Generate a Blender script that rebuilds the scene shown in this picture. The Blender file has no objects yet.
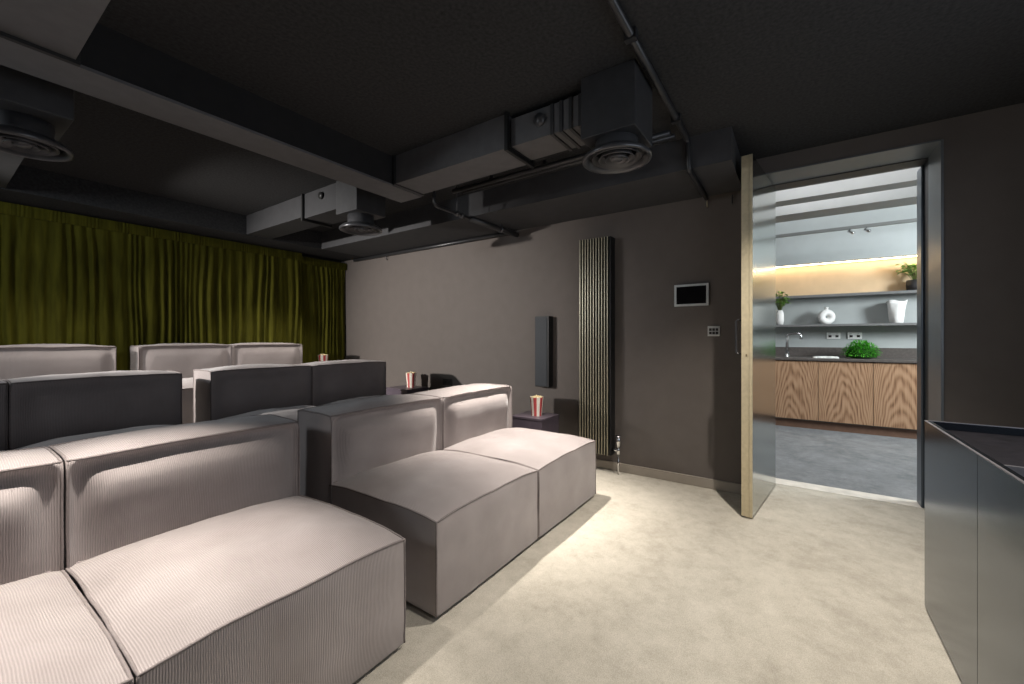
import bpy, bmesh, math, random
from math import sin, cos, pi, radians, atan2, hypot
from mathutils import Vector, Matrix, noise
random.seed(7)
S = bpy.context.scene
COL = S.collection

# ------------------------------------------------------------------ helpers
def nodes_mat(name):
    m = bpy.data.materials.new(name); m.use_nodes = True
    nt = m.node_tree
    b = nt.nodes['Principled BSDF']
    return m, nt, b

def plain(name, col, rough=.6, metal=0., spec=.5, noise_amt=.08, scale=30., bump=0., coat=0.):
    """procedural: a base colour gently broken up by noise"""
    m, nt, b = nodes_mat(name)
    tc = nt.nodes.new('ShaderNodeTexCoord')
    n = nt.nodes.new('ShaderNodeTexNoise'); n.inputs['Scale'].default_value = scale; n.inputs['Detail'].default_value = 4
    nt.links.new(tc.outputs['Object'], n.inputs['Vector'])
    r = nt.nodes.new('ShaderNodeMapRange')
    r.inputs['From Min'].default_value = .25; r.inputs['From Max'].default_value = .75
    r.inputs['To Min'].default_value = 1 - noise_amt; r.inputs['To Max'].default_value = 1 + noise_amt
    nt.links.new(n.outputs['Fac'], r.inputs['Value'])
    v = nt.nodes.new('ShaderNodeVectorMath'); v.operation = 'SCALE'
    v.inputs[0].default_value = col
    nt.links.new(r.outputs['Result'], v.inputs['Scale'])
    nt.links.new(v.outputs['Vector'], b.inputs['Base Color'])
    b.inputs['Roughness'].default_value = rough
    b.inputs['Metallic'].default_value = metal
    b.inputs['Specular IOR Level'].default_value = spec
    if coat: b.inputs['Coat Weight'].default_value = coat
    if bump:
        bp = nt.nodes.new('ShaderNodeBump'); bp.inputs['Strength'].default_value = bump; bp.inputs['Distance'].default_value = .004
        nt.links.new(n.outputs['Fac'], bp.inputs['Height']); nt.links.new(bp.outputs['Normal'], b.inputs['Normal'])
    return m

def emit(name, col, st):
    m, nt, b = nodes_mat(name)
    b.inputs['Base Color'].default_value = (*col, 1)
    b.inputs['Emission Color'].default_value = (*col, 1)
    b.inputs['Emission Strength'].default_value = st
    return m

def wloc(o):
    v = Vector(o.location)
    while o.parent:
        o = o.parent; v += Vector(o.location)
    return v

def tag(o, label=None, cat=None, group=None, kind=None):
    if label: o['label'] = label
    if cat: o['category'] = cat
    if group: o['group'] = group
    if kind: o['kind'] = kind
    return o

def empty(name, loc, label, cat, group=None):
    o = bpy.data.objects.new(name, None); o.empty_display_size = .1
    COL.objects.link(o); o.location = loc
    return tag(o, label, cat, group)

def obj(name, bm, mats, parent=None, smooth=False, label=None, recalc=True):
    """mesh coords are world coords; origin goes to the parent's origin or the mesh's base centre"""
    if recalc: bmesh.ops.recalc_face_normals(bm, faces=bm.faces)
    lo = Vector((min(v.co.x for v in bm.verts), min(v.co.y for v in bm.verts), min(v.co.z for v in bm.verts)))
    hi = Vector((max(v.co.x for v in bm.verts), max(v.co.y for v in bm.verts), max(v.co.z for v in bm.verts)))
    base = Vector(((lo.x+hi.x)/2, (lo.y+hi.y)/2, lo.z))
    bmesh.ops.translate(bm, verts=bm.verts, vec=-base)
    me = bpy.data.meshes.new(name)
    for f in bm.faces: f.smooth = smooth
    bm.to_mesh(me); bm.free()
    if not isinstance(mats, (list, tuple)): mats = [mats]
    for m in mats: me.materials.append(m)
    o = bpy.data.objects.new(name, me); COL.objects.link(o)
    if parent:
        o.parent = parent; o.location = base - wloc(parent)
    else:
        o.location = base
    if label: o['label'] = label
    return o

def struct(name, bm, mat, smooth=False):
    o = obj(name, bm, mat, smooth=smooth); o['kind'] = 'structure'; return o

def kids(o): return [c for c in bpy.data.objects if c.parent == o]
def copy_tree(o, parent=None):
    c = o.copy(); COL.objects.link(c)
    if parent: c.parent = parent
    for ch in kids(o):
        copy_tree(ch, c)
    return c

def box(bm, x0, x1, y0, y1, z0, z1, bev=0., mi=0):
    t = bmesh.new()
    bmesh.ops.create_cube(t, size=1)
    for v in t.verts:
        v.co = Vector(((x0+x1)/2+v.co.x*(x1-x0), (y0+y1)/2+v.co.y*(y1-y0), (z0+z1)/2+v.co.z*(z1-z0)))
    if bev:
        bmesh.ops.bevel(t, geom=t.edges[:], offset=bev, segments=2, profile=.5, affect='EDGES')
    merge(bm, t, mi)
    return bm

def merge(bm, t, mi=None, M=None):
    mp = {}
    for v in t.verts: mp[v] = bm.verts.new(M @ v.co if M else v.co)
    for f in t.faces:
        try: g = bm.faces.new([mp[v] for v in f.verts])
        except ValueError: continue
        g.material_index = f.material_index if mi is None else mi
    t.free()

def B(*a, **k): return box(bmesh.new(), *a, **k)

def obox(bm, p, q, w, z0, z1, bev=0.):
    """box along plan segment p->q with thickness w (centred)"""
    p = Vector(p); q = Vector(q); d = q-p; L = d.length; a = atan2(d.y, d.x)
    t = B(0, L, -w/2, w/2, z0, z1, bev=bev)
    merge(bm, t, None, Matrix.Translation((p.x, p.y, 0)) @ Matrix.Rotation(a, 4, 'Z'))
    return bm

def tube(bm, pts, r, n=10, closed=False, caps=True, mi=0):
    pts = [Vector(p) for p in pts]
    rs = r if isinstance(r, (list, tuple)) else [r]*len(pts)
    rings = []; N = len(pts); up = None
    for i, p in enumerate(pts):
        if closed: d = pts[(i+1) % N]-pts[i-1]
        else: d = pts[min(i+1, N-1)]-pts[max(i-1, 0)]
        if d.length < 1e-9: d = Vector((0, 0, 1))
        d.normalize()
        if up is None:
            up = Vector((0, 0, 1)) if abs(d.z) < .9 else Vector((1, 0, 0))
        a = up - d*up.dot(d)
        if a.length < 1e-4: a = d.orthogonal()
        a.normalize(); up = a
        b = d.cross(a)
        rings.append([bm.verts.new(p+(a*cos(2*pi*k/n)+b*sin(2*pi*k/n))*rs[i]) for k in range(n)])
    M = N if closed else N-1
    for i in range(M):
        A, C = rings[i], rings[(i+1) % N]
        for k in range(n):
            f = bm.faces.new((A[k], A[(k+1) % n], C[(k+1) % n], C[k])); f.material_index = mi
    if caps and not closed:
        bm.faces.new(rings[0][::-1]).material_index = mi; bm.faces.new(rings[-1]).material_index = mi
    return bm

def lathe(bm, prof, cx, cy, z0=0, n=32, mi=0):
    rings = []
    for r, z in prof:
        rings.append([bm.verts.new((cx+max(r, 1e-4)*cos(2*pi*k/n), cy+max(r, 1e-4)*sin(2*pi*k/n), z0+z)) for k in range(n)])
    for A, C in zip(rings, rings[1:]):
        for k in range(n):
            f = bm.faces.new((A[k], A[(k+1) % n], C[(k+1) % n], C[k])); f.material_index = mi
    return bm

# ------------------------------------------------------------------ materials
M = {}
def wall_mat(name, col, rough=.75, bump=.05, ns=9., amt=.05):
    return plain(name, col, rough, 0, .35, amt, ns, bump)
M['taupe'] = wall_mat('taupe paint', (.118, .101, .091))
M['ceil'] = plain('near black soffit', (.032, .032, .033), .9, 0, .2, .35, 60, .6)
M['duct'] = plain('dark grey painted steel', (.115, .114, .118), .5, 0, .4, .12, 14, .05)
M['ductblack'] = plain('black painted steel', (.040, .040, .042), .45, 0, .4, .15, 20, .05)
M['beamblack'] = plain('matt black beam', (.016, .016, .017), .85, 0, .3, .1, 20)
M['ductshade'] = plain('steel duct darkened for shade', (.033, .033, .035), .55, 0, .3, .12, 14, .05)  # duct paint darkened to keep the ducts behind the beam in shade
M['bulk'] = plain('charcoal plasterboard', (.052, .052, .055), .8, 0, .3, .1, 10)
M['pipe'] = plain('black conduit', (.035, .035, .037), .35, .2, .5, .1, 30)
M['ring'] = plain('satin black diffuser', (.09, .09, .095), .28, .4, .6, .1, 20)
M['black'] = plain('black', (.012, .012, .012), .5, 0, .4, .1, 30)
M['blackgloss'] = plain('black glass', (.004, .004, .005), .08, 0, .5, .02, 5)
M['chrome'] = plain('chrome', (.75, .75, .76), .15, 1, .5, .03, 20)
M['white'] = plain('white plastic', (.86, .86, .85), .35, 0, .5, .02, 20)
M['silver'] = plain('satin silver', (.62, .62, .60), .35, .6, .5, .03, 20)
M['socketdark'] = plain('bronze socket plate', (.03, .026, .024), .4, .3, .5, .05, 20)
M['purple'] = plain('aubergine lacquer', (.085, .068, .085), .35, 0, .5, .1, 12, 0)
M['radshade'] = plain('bronze darkened for shade', (.022, .021, .016), .4, .3, .5, .06, 25)  # radiator bronze darkened to paint in the shade between the fins
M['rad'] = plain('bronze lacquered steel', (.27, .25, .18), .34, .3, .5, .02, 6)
M['brass'] = plain('brushed brass', (.56, .48, .32), .42, .3, .5, .1, 40)
M['brassd'] = plain('brass groove', (.22, .17, .10), .45, .5, .5, .1, 40)
M['jamb'] = plain('blue grey steel', (.15, .165, .178), .38, .3, .5, .05, 14)
M['jambblue'] = plain('dark blue steel frame', (.06, .075, .095), .3, .4, .5, .05, 14)
M['jambd'] = plain('dark door rebate', (.02, .02, .022), .5, 0, .4, .05, 14)
M['kwall'] = plain('pale grey plaster', (.50, .53, .53), .8, 0, .3, .04, 6)
M['kplaster'] = plain('mid grey plaster', (.39, .415, .41), .8, 0, .3, .08, 4)
M['kceil'] = plain('white ceiling paint', (.66, .70, .70), .85, 0, .3, .03, 6)
M['kbeam'] = plain('grey painted steel beam', (.22, .225, .22), .7, 0, .3, .05, 8)
M['kshelf'] = plain('dark concrete shelf', (.17, .17, .17), .6, 0, .4, .12, 25)
M['worktop'] = plain('brown grey stone', (.105, .092, .085), .35, 0, .5, .2, 40)
M['panel'] = plain('honey plywood', (.66, .49, .31), .55, 0, .4, .08, 5)
M['ceramic'] = plain('matt white ceramic', (.75, .74, .72), .55, 0, .4, .04, 30, .1)
M['leaf'] = plain('leaf green', (.16, .33, .05), .5, 0, .4, .4, 40)
M['moss'] = plain('bright fern green', (.085, .40, .025), .55, 0, .4, .6, 60)
M['stem'] = plain('stem', (.12, .16, .04), .6, 0, .3, .2, 40)
M['pot'] = plain('charcoal pot', (.03, .028, .03), .5, 0, .4, .1, 30)
M['red'] = plain('red card', (.50, .075, .075), .55, 0, .4, .04, 30)
M['cream'] = plain('cream card', (.86, .80, .70), .55, 0, .4, .04, 30)
M['popcorn'] = plain('popcorn', (.85, .70, .42), .7, 0, .3, .3, 60)
M['skirt'] = wall_mat('skirting taupe', (.30, .265, .225), .5, 0)
M['cloth'] = plain('white cloth', (.70, .72, .70), .8, 0, .3, .15, 40)
M['threshold'] = plain('pale stone threshold', (.62, .58, .52), .5, 0, .4, .2, 12)
M['sofabase'] = plain('black plinth', (.010, .010, .010), .8, 0, .3, .1, 20)
M['piping'] = plain('taupe piping darkened for shadow', (.19, .163, .157), .8, 0, .3, .1, 60)  # fabric tone darkened to carry the shadow line along the seams

def carpet(name, c0, c1, c2, bump=.5):
    m, nt, b = nodes_mat(name)
    tc = nt.nodes.new('ShaderNodeTexCoord')
    def nz(sc, det=6, rough=.6):
        n = nt.nodes.new('ShaderNodeTexNoise'); n.inputs['Scale'].default_value = sc; n.inputs['Detail'].default_value = det
        n.inputs['Roughness'].default_value = rough
        nt.links.new(tc.outputs['Object'], n.inputs['Vector']); return n
    big, mid, fine = nz(3.2, 8, .7), nz(14, 6, .7), nz(260, 2)
    mix = nt.nodes.new('ShaderNodeMix'); mix.data_type = 'FLOAT'; mix.inputs[0].default_value = .45
    nt.links.new(big.outputs['Fac'], mix.inputs[2]); nt.links.new(mid.outputs['Fac'], mix.inputs[3])
    cr = nt.nodes.new('ShaderNodeValToRGB')
    cr.color_ramp.elements[0].position = .34; cr.color_ramp.elements[0].color = (*c0, 1)
    cr.color_ramp.elements[1].position = .66; cr.color_ramp.elements[1].color = (*c2, 1)
    e = cr.color_ramp.elements.new(.5); e.color = (*c1, 1)
    nt.links.new(mix.outputs[0], cr.inputs['Fac'])
    mul = nt.nodes.new('ShaderNodeMix'); mul.data_type = 'RGBA'; mul.blend_type = 'MULTIPLY'; mul.inputs[0].default_value = .5
    nt.links.new(cr.outputs['Color'], mul.inputs[6])
    r2 = nt.nodes.new('ShaderNodeMapRange'); r2.inputs['From Min'].default_value = .3; r2.inputs['From Max'].default_value = .7
    r2.inputs['To Min'].default_value = .65; r2.inputs['To Max'].default_value = 1.25
    nt.links.new(fine.outputs['Fac'], r2.inputs['Value']); nt.links.new(r2.outputs['Result'], mul.inputs[7])
    nt.links.new(mul.outputs[2], b.inputs['Base Color'])
    b.inputs['Roughness'].default_value = .95; b.inputs['Specular IOR Level'].default_value = .1
    bp = nt.nodes.new('ShaderNodeBump'); bp.inputs['Strength'].default_value = bump; bp.inputs['Distance'].default_value = .004
    nt.links.new(fine.outputs['Fac'], bp.inputs['Height']); nt.links.new(bp.outputs['Normal'], b.inputs['Normal'])
    return m
M['carpet'] = carpet('oatmeal carpet', (.36, .33, .277), (.465, .43, .365), (.545, .505, .435))
M['kfloor'] = carpet('grey concrete carpet', (.13, .135, .14), (.19, .195, .20), (.25, .255, .26), .3)

def corduroy():
    m, nt, b = nodes_mat('taupe corduroy')
    L = nt.links.new
    tc = nt.nodes.new('ShaderNodeTexCoord')
    geo = nt.nodes.new('ShaderNodeNewGeometry')
    sp = nt.nodes.new('ShaderNodeSeparateXYZ'); L(tc.outputs['Object'], sp.inputs[0])
    sn = nt.nodes.new('ShaderNodeSeparateXYZ'); L(geo.outputs['Normal'], sn.inputs[0])
    ab = nt.nodes.new('ShaderNodeMath'); ab.operation = 'ABSOLUTE'; L(sn.outputs['X'], ab.inputs[0])
    gt = nt.nodes.new('ShaderNodeMath'); gt.operation = 'GREATER_THAN'; gt.inputs[1].default_value = .72; L(ab.outputs[0], gt.inputs[0])
    mx = nt.nodes.new('ShaderNodeMix'); mx.data_type = 'FLOAT'
    L(gt.outputs[0], mx.inputs[0]); L(sp.outputs['X'], mx.inputs[2]); L(sp.outputs['Y'], mx.inputs[3])
    n = nt.nodes.new('ShaderNodeTexNoise'); n.inputs['Scale'].default_value = 6; n.inputs['Detail'].default_value = 3
    L(tc.outputs['Object'], n.inputs['Vector'])
    dn = nt.nodes.new('ShaderNodeMath'); dn.operation = 'MULTIPLY_ADD'; dn.inputs[1].default_value = .012
    L(n.outputs['Fac'], dn.inputs[0]); L(mx.outputs[0], dn.inputs[2])
    fr = nt.nodes.new('ShaderNodeMath'); fr.operation = 'MULTIPLY'; fr.inputs[1].default_value = 2*pi/.0056
    L(dn.outputs[0], fr.inputs[0])
    sn2 = nt.nodes.new('ShaderNodeMath'); sn2.operation = 'SINE'; L(fr.outputs[0], sn2.inputs[0])
    n2 = nt.nodes.new('ShaderNodeTexNoise'); n2.inputs['Scale'].default_value = 3.5; n2.inputs['Detail'].default_value = 8
    L(tc.outputs['Object'], n2.inputs['Vector'])
    cr = nt.nodes.new('ShaderNodeValToRGB')
    cr.color_ramp.elements[0].position = .3; cr.color_ramp.elements[0].color = (.270, .236, .228, 1)
    cr.color_ramp.elements[1].position = .7; cr.color_ramp.elements[1].color = (.355, .315, .306, 1)
    L(n2.outputs['Fac'], cr.inputs['Fac'])
    mr = nt.nodes.new('ShaderNodeMapRange'); mr.inputs['From Min'].default_value = -1
    mr.inputs['To Min'].default_value = .84; mr.inputs['To Max'].default_value = 1.06
    L(sn2.outputs[0], mr.inputs['Value'])
    vs = nt.nodes.new('ShaderNodeVectorMath'); vs.operation = 'SCALE'
    L(cr.outputs['Color'], vs.inputs[0]); L(mr.outputs['Result'], vs.inputs['Scale'])
    L(vs.outputs['Vector'], b.inputs['Base Color'])
    b.inputs['Roughness'].default_value = .9; b.inputs['Specular IOR Level'].default_value = .15
    b.inputs['Sheen Weight'].default_value = .25; b.inputs['Sheen Roughness'].default_value = .4
    bp = nt.nodes.new('ShaderNodeBump'); bp.inputs['Strength'].default_value = .45; bp.inputs['Distance'].default_value = .0015
    L(sn2.outputs[0], bp.inputs['Height']); L(bp.outputs['Normal'], b.inputs['Normal'])
    return m
M['cord'] = corduroy()

def velvet():
    m, nt, b = nodes_mat('olive velvet')
    tc = nt.nodes.new('ShaderNodeTexCoord')
    n = nt.nodes.new('ShaderNodeTexNoise'); n.inputs['Scale'].default_value = 5; n.inputs['Detail'].default_value = 5
    mp = nt.nodes.new('ShaderNodeMapping'); mp.inputs['Scale'].default_value = (6, 1, .6)
    nt.links.new(tc.outputs['Object'], mp.inputs['Vector']); nt.links.new(mp.outputs['Vector'], n.inputs['Vector'])
    cr = nt.nodes.new('ShaderNodeValToRGB')
    cr.color_ramp.elements[0].position = .3; cr.color_ramp.elements[0].color = (.042, .039, .004, 1)
    cr.color_ramp.elements[1].position = .7; cr.color_ramp.elements[1].color = (.09, .084, .009, 1)
    nt.links.new(n.outputs['Fac'], cr.inputs['Fac']); nt.links.new(cr.outputs['Color'], b.inputs['Base Color'])
    b.inputs['Roughness'].default_value = .85; b.inputs['Specular IOR Level'].default_value = .1
    b.inputs['Sheen Weight'].default_value = .15; b.inputs['Sheen Tint'].default_value = (.3, .33, .05, 1)
    return m
M['velvet'] = velvet()

def veneer(seed):
    """walnut with cathedral grain: rings of a stretched distorted field"""
    m, nt, b = nodes_mat('walnut veneer %d' % seed)
    L = nt.links.new
    tc = nt.nodes.new('ShaderNodeTexCoord')
    mp = nt.nodes.new('ShaderNodeMapping')
    mp.inputs['Location'].default_value = (0, random.uniform(-.08, .08), -.1+random.uniform(-.15, .1)); mp.inputs['Scale'].default_value = (0, 7.5, 1.55)
    L(tc.outputs['Object'], mp.inputs['Vector'])
    sp = nt.nodes.new('ShaderNodeSeparateXYZ'); L(mp.outputs['Vector'], sp.inputs[0])
    n = nt.nodes.new('ShaderNodeTexNoise'); n.inputs['Scale'].default_value = 1.1; n.inputs['Detail'].default_value = 1.6
    n.noise_dimensions = '4D'; n.inputs['W'].default_value = seed*3.7
    L(mp.outputs['Vector'], n.inputs['Vector'])
    sq = nt.nodes.new('ShaderNodeMath'); sq.operation = 'MULTIPLY'; L(sp.outputs['Y'], sq.inputs[0]); L(sp.outputs['Y'], sq.inputs[1])
    ad = nt.nodes.new('ShaderNodeMath'); ad.operation = 'MULTIPLY_ADD'; ad.inputs[1].default_value = 1.9
    L(sp.outputs['Z'], ad.inputs[0]); L(sq.outputs[0], ad.inputs[2])
    a2 = nt.nodes.new('ShaderNodeMath'); a2.operation = 'MULTIPLY_ADD'; a2.inputs[1].default_value = 1.9
    L(n.outputs['Fac'], a2.inputs[0]); L(ad.outputs[0], a2.inputs[2])
    f = nt.nodes.new('ShaderNodeMath'); f.operation = 'MULTIPLY'; f.inputs[1].default_value = 12.5; L(a2.outputs[0], f.inputs[0])
    si = nt.nodes.new('ShaderNodeMath'); si.operation = 'SINE'; L(f.outputs[0], si.inputs[0])
    mr = nt.nodes.new('ShaderNodeMapRange'); mr.inputs['From Min'].default_value = -1; L(si.outputs[0], mr.inputs['Value'])
    mp2 = nt.nodes.new('ShaderNodeMapping'); mp2.inputs['Scale'].default_value = (1, 42, 1.6); L(tc.outputs['Object'], mp2.inputs['Vector'])
    n2 = nt.nodes.new('ShaderNodeTexNoise'); n2.inputs['Scale'].default_value = 2; n2.inputs['Detail'].default_value = 4; L(mp2.outputs['Vector'], n2.inputs['Vector'])
    mx = nt.nodes.new('ShaderNodeMix'); mx.data_type = 'FLOAT'; mx.inputs[0].default_value = .72
    L(mr.outputs['Result'], mx.inputs[2]); L(n2.outputs['Fac'], mx.inputs[3])
    cr = nt.nodes.new('ShaderNodeValToRGB')
    cr.color_ramp.elements[0].position = .26; cr.color_ramp.elements[0].color = (.17, .083, .042, 1)
    cr.color_ramp.elements[1].position = .66; cr.color_ramp.elements[1].color = (.46, .285, .17, 1)
    e = cr.color_ramp.elements.new(.42); e.color = (.34, .195, .11, 1)
    L(mx.outputs[0], cr.inputs['Fac']); L(cr.outputs['Color'], b.inputs['Base Color'])
    b.inputs['Roughness'].default_value = .45
    return m

def brushed(name, col, rough, metal=1., amt=.12, streak=(3, 3, 220)):
    m, nt, b = nodes_mat(name)
    tc = nt.nodes.new('ShaderNodeTexCoord'); mp = nt.nodes.new('ShaderNodeMapping'); mp.inputs['Scale'].default_value = streak
    n = nt.nodes.new('ShaderNodeTexNoise'); n.inputs['Scale'].default_value = 1; n.inputs['Detail'].default_value = 3
    nt.links.new(tc.outputs['Object'], mp.inputs['Vector']); nt.links.new(mp.outputs['Vector'], n.inputs['Vector'])
    r = nt.nodes.new('ShaderNodeMapRange'); r.inputs['To Min'].default_value = rough-amt/2; r.inputs['To Max'].default_value = rough+amt/2
    nt.links.new(n.outputs['Fac'], r.inputs['Value']); nt.links.new(r.outputs['Result'], b.inputs['Roughness'])
    b.inputs['Base Color'].default_value = (*col, 1); b.inputs['Metallic'].default_value = metal
    return m
M['doorface'] = brushed('polished steel door skin', (.42, .44, .42), .16)
M['cabinet'] = brushed('blackened steel', (.090, .108, .132), .19, .95, .05, (3, 3, 40))
M['cabtop'] = plain('black stretched speaker cloth', (.007, .006, .008), .9, 0, .12, .5, 30, .3)
M['cabedge'] = plain('raw steel edge', (.42, .40, .42), .35, .9, .5, .05, 20)

# ------------------------------------------------------------------ room shell
W = 3.468          # face of the right wall
WB = 3.90          # its kitchen side
ZC = 2.45          # ceiling
VB = 5.34          # back wall
UL = -1.35         # left wall
VF = -1.30         # screen wall
ZB = 2.25          # underside of ducts, beam, bulkhead
T1, T2 = .160, .322 # tiers

struct('floor', B(UL-.1, WB-.03, VF-.1, VB+.1, -.12, 0), M['carpet'])
b = bmesh.new(); box(b, UL, W, 2.36, VB, .0, T1); box(b, UL, W, 3.80, VB, T1, T2)
struct('floor_platform', b, M['carpet'])
struct('ceiling', B(UL-.1, W, VF-.1, VB+.1, ZC, ZC+.12), M['ceil'])
OV0, OV1, OZ = -.727, .185, 2.335   # door opening
b = bmesh.new()
box(b, W, WB, OV1, VB+.1, 0, ZC+.7); box(b, W, WB, VF-2.2, OV0, 0, ZC+.7); box(b, W, WB, OV0, OV1, OZ, ZC+.7)
bmesh.ops.remove_doubles(b, verts=b.verts, dist=1e-5)
struct('wall_right', b, M['taupe'])
struct('wall_back', B(UL-.1, W, VB, VB+.1, 0, ZC), M['black'])
struct('wall_left', B(UL-.1, UL, VF-.1, VB, 0, ZC), M['taupe'])
struct('wall_front', B(UL, W, VF-.1, VF, 0, ZC), M['taupe'])
# bulkheads and beam
struct('ceiling_bulkhead', B(2.84, W, .32, 4.78, ZB-.005, ZC), M['bulk'])
struct('ceiling_bulkhead_back', B(UL, W, 4.78, VB, ZB-.005, ZC), M['ceil'])
struct('ceiling_beam', B(UL, 2.215, 2.368, 2.595, ZB, ZC), M['beamblack'])
struct('trim_5', B(UL, 2.215, 2.362, 2.597, ZB-.014, ZB), M['duct'])
# skirting
b = bmesh.new()
box(b, W-.014, W, OV1+.02, 2.36, 0, .075, bev=.003)
struct('baseboard_right', b, M['skirt'])
# lining of the opening
b = bmesh.new()
t = .012
box(b, W-.006, 3.74, OV0, OV0+t, 0, OZ)
box(b, W-.006, WB+.1, OV1-t, OV1, 0, OZ)
box(b, W-.006, 3.74, OV0, OV1, OZ-.008, OZ)
struct('trim_1', b, M['jamb'])
b = bmesh.new()
box(b, 3.74, 3.87, OV0-.004, OV0+.006, 0, OZ); box(b, 3.74, 3.87, OV0, OV1, OZ-.013, OZ+.002)
struct('trim_2', b, M['jambd'])
b = bmesh.new()
box(b, 3.87, 4.0, OV0, OV0+.022, 0, OZ-.01, bev=.008); box(b, 3.87, 3.905, OV0, OV1, OZ-.010, OZ+.0)
struct('trim_3', b, M['jambblue'])
struct('floor_threshold', B(WB-.03, 4.02, OV0, OV1, -.1, .003), M['threshold'])

# door leaf (stands open into the room)
hx, hy, fx, fy = 3.80, .156, 3.02, .254
dn = Vector((fx-hx, fy-hy, 0)); DL = dn.length; dn.normalize(); pn = Vector((-dn.y, dn.x, 0))   # pn points to -V side? fixed below
if pn.y > 0: pn = -pn
def dpt(a, n, z): p = Vector((hx, hy, 0))+dn*a+pn*n; return Vector((p.x, p.y, z))
def dbox(bm, a0, a1, n0, n1, z0, z1):
    vs = [bm.verts.new(dpt(a, n, z)) for z in (z0, z1) for a, n in ((a0, n0), (a1, n0), (a1, n1), (a0, n1))]
    for q in ((0, 1, 2, 3), (7, 6, 5, 4), (0, 4, 5, 1), (1, 5, 6, 2), (2, 6, 7, 3), (3, 7, 4, 0)):
        bm.faces.new([vs[i] for i in q])
    return bm
DZ = 2.32
door = obj('door_1', dbox(bmesh.new(), 0, DL-.012, -.028, .026, .012, DZ), M['black'])
door['kind'] = 'structure'
obj('door_skin', dbox(bmesh.new(), -.005, DL-.010, .026, .031, .012, DZ), M['doorface'], door, label='polished steel face reflecting the bright kitchen')
obj('door_edge', dbox(bmesh.new(), DL-.012, DL, -.031, .012, .010, DZ+.002), M['brass'], door, label='brass coloured long edge of the door')
obj('edge_strip', dbox(bmesh.new(), DL-.012, DL+.001, .014, .031, .010, DZ+.002), M['brass'], door, label='second brass strip beyond the dark groove')
b = bmesh.new(); za, zb_ = 1.05, 1.27
a0 = DL-.035
tube(b, [dpt(a0, -.030, za), dpt(a0, -.062, za), dpt(a0, -.070, za+.012), dpt(a0, -.070, zb_-.012), dpt(a0, -.062, zb_), dpt(a0, -.030, zb_)], .007, 10)
obj('door_handle', b, M['pipe'], door, True, label='black bow handle')
obj('door_lock', dbox(bmesh.new(), DL-.0005, DL+.002, -.006, .002, 1.035, 1.05), M['brassd'], door)

# ------------------------------------------------------------------ curtains
def curtain(name, u0, u1, vc, z0, z1, label, seed):
    rnd = random.Random(seed)
    root = empty(name, ((u0+u1)/2, vc, z0), label, 'curtain')
    # pleat positions
    xs = [u0]; 
    while xs[-1] < u1: xs.append(xs[-1]+.032+.09*rnd.random()**2)
    ph = []
    n = int((u1-u0)/.0075)
    amp = [rnd.uniform(.25, 1.) for _ in xs]
    lean = [rnd.uniform(-.05, .05) for _ in xs]
    def off(u, zz):
        # zz 0 bottom .. 1 top
        uu = u+.04*sin(u*2.1+seed)*(1-zz) + .045*noise.noise(Vector((u*2.5, zz*1.6, seed)))
        k = 0
        lo, hi = 0, len(xs)-1
        while hi-lo > 1:
            m_ = (lo+hi)//2
            if xs[m_] <= uu: lo = m_
            else: hi = m_
        f = (uu-xs[lo])/(xs[hi]-xs[lo]+1e-9)
        f = min(max(f, 0), 1)
        a = amp[lo]*(1-f)+amp[hi]*f
        w = sin(pi*f)**1.5
        return -.085*a*w*(.55+.45*(1-zz))*(.75+.6*noise.noise(Vector((u*4, zz*1.2, seed+4)))) - .006*noise.noise(Vector((u*38, zz*3, seed)))
    b = bmesh.new(); rows = 26; H = z1-.09-z0; g = []
    for j in range(rows+1):
        zz = j/rows
        g.append([b.verts.new((u0+(u1-u0)*i/n, vc+.03+off(u0+(u1-u0)*i/n, zz)*(1 if zz < .96 else .75), z0+H*zz)) for i in range(n+1)])
    for j in range(rows):
        for i in range(n): b.faces.new((g[j][i], g[j][i+1], g[j+1][i+1], g[j+1][i]))
    obj('curtain_drape', b, M['velvet'], root, True)
    b = bmesh.new(); g = []
    for j in range(5):
        zz = j/4
        g.append([b.verts.new((u0+(u1-u0)*i/n, vc+.004-.014*abs(sin(u*170+1.5*sin(u*31)))*1-(.006 if j in (1, 2, 3) else 0), z0+H-.004+.094*zz)) for i in range(n+1) for u in (u0+(u1-u0)*i/n,)])
    for j in range(4):
        for i in range(n): b.faces.new((g[j][i], g[j][i+1], g[j+1][i+1], g[j+1][i]))
    obj('pleated_heading', b, M['velvet'], root, True)
    return root
curtain('curtain', UL+.02, 2.80, 5.16, T2+.01, ZB-.02, 'wide olive green velvet curtain pleated across the back wall', 3)
curtain('curtain', 2.805, W-.02, 5.20, T2+.01, ZB-.05, 'narrow olive curtain panel in the corner by the taupe wall', 11)

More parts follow.
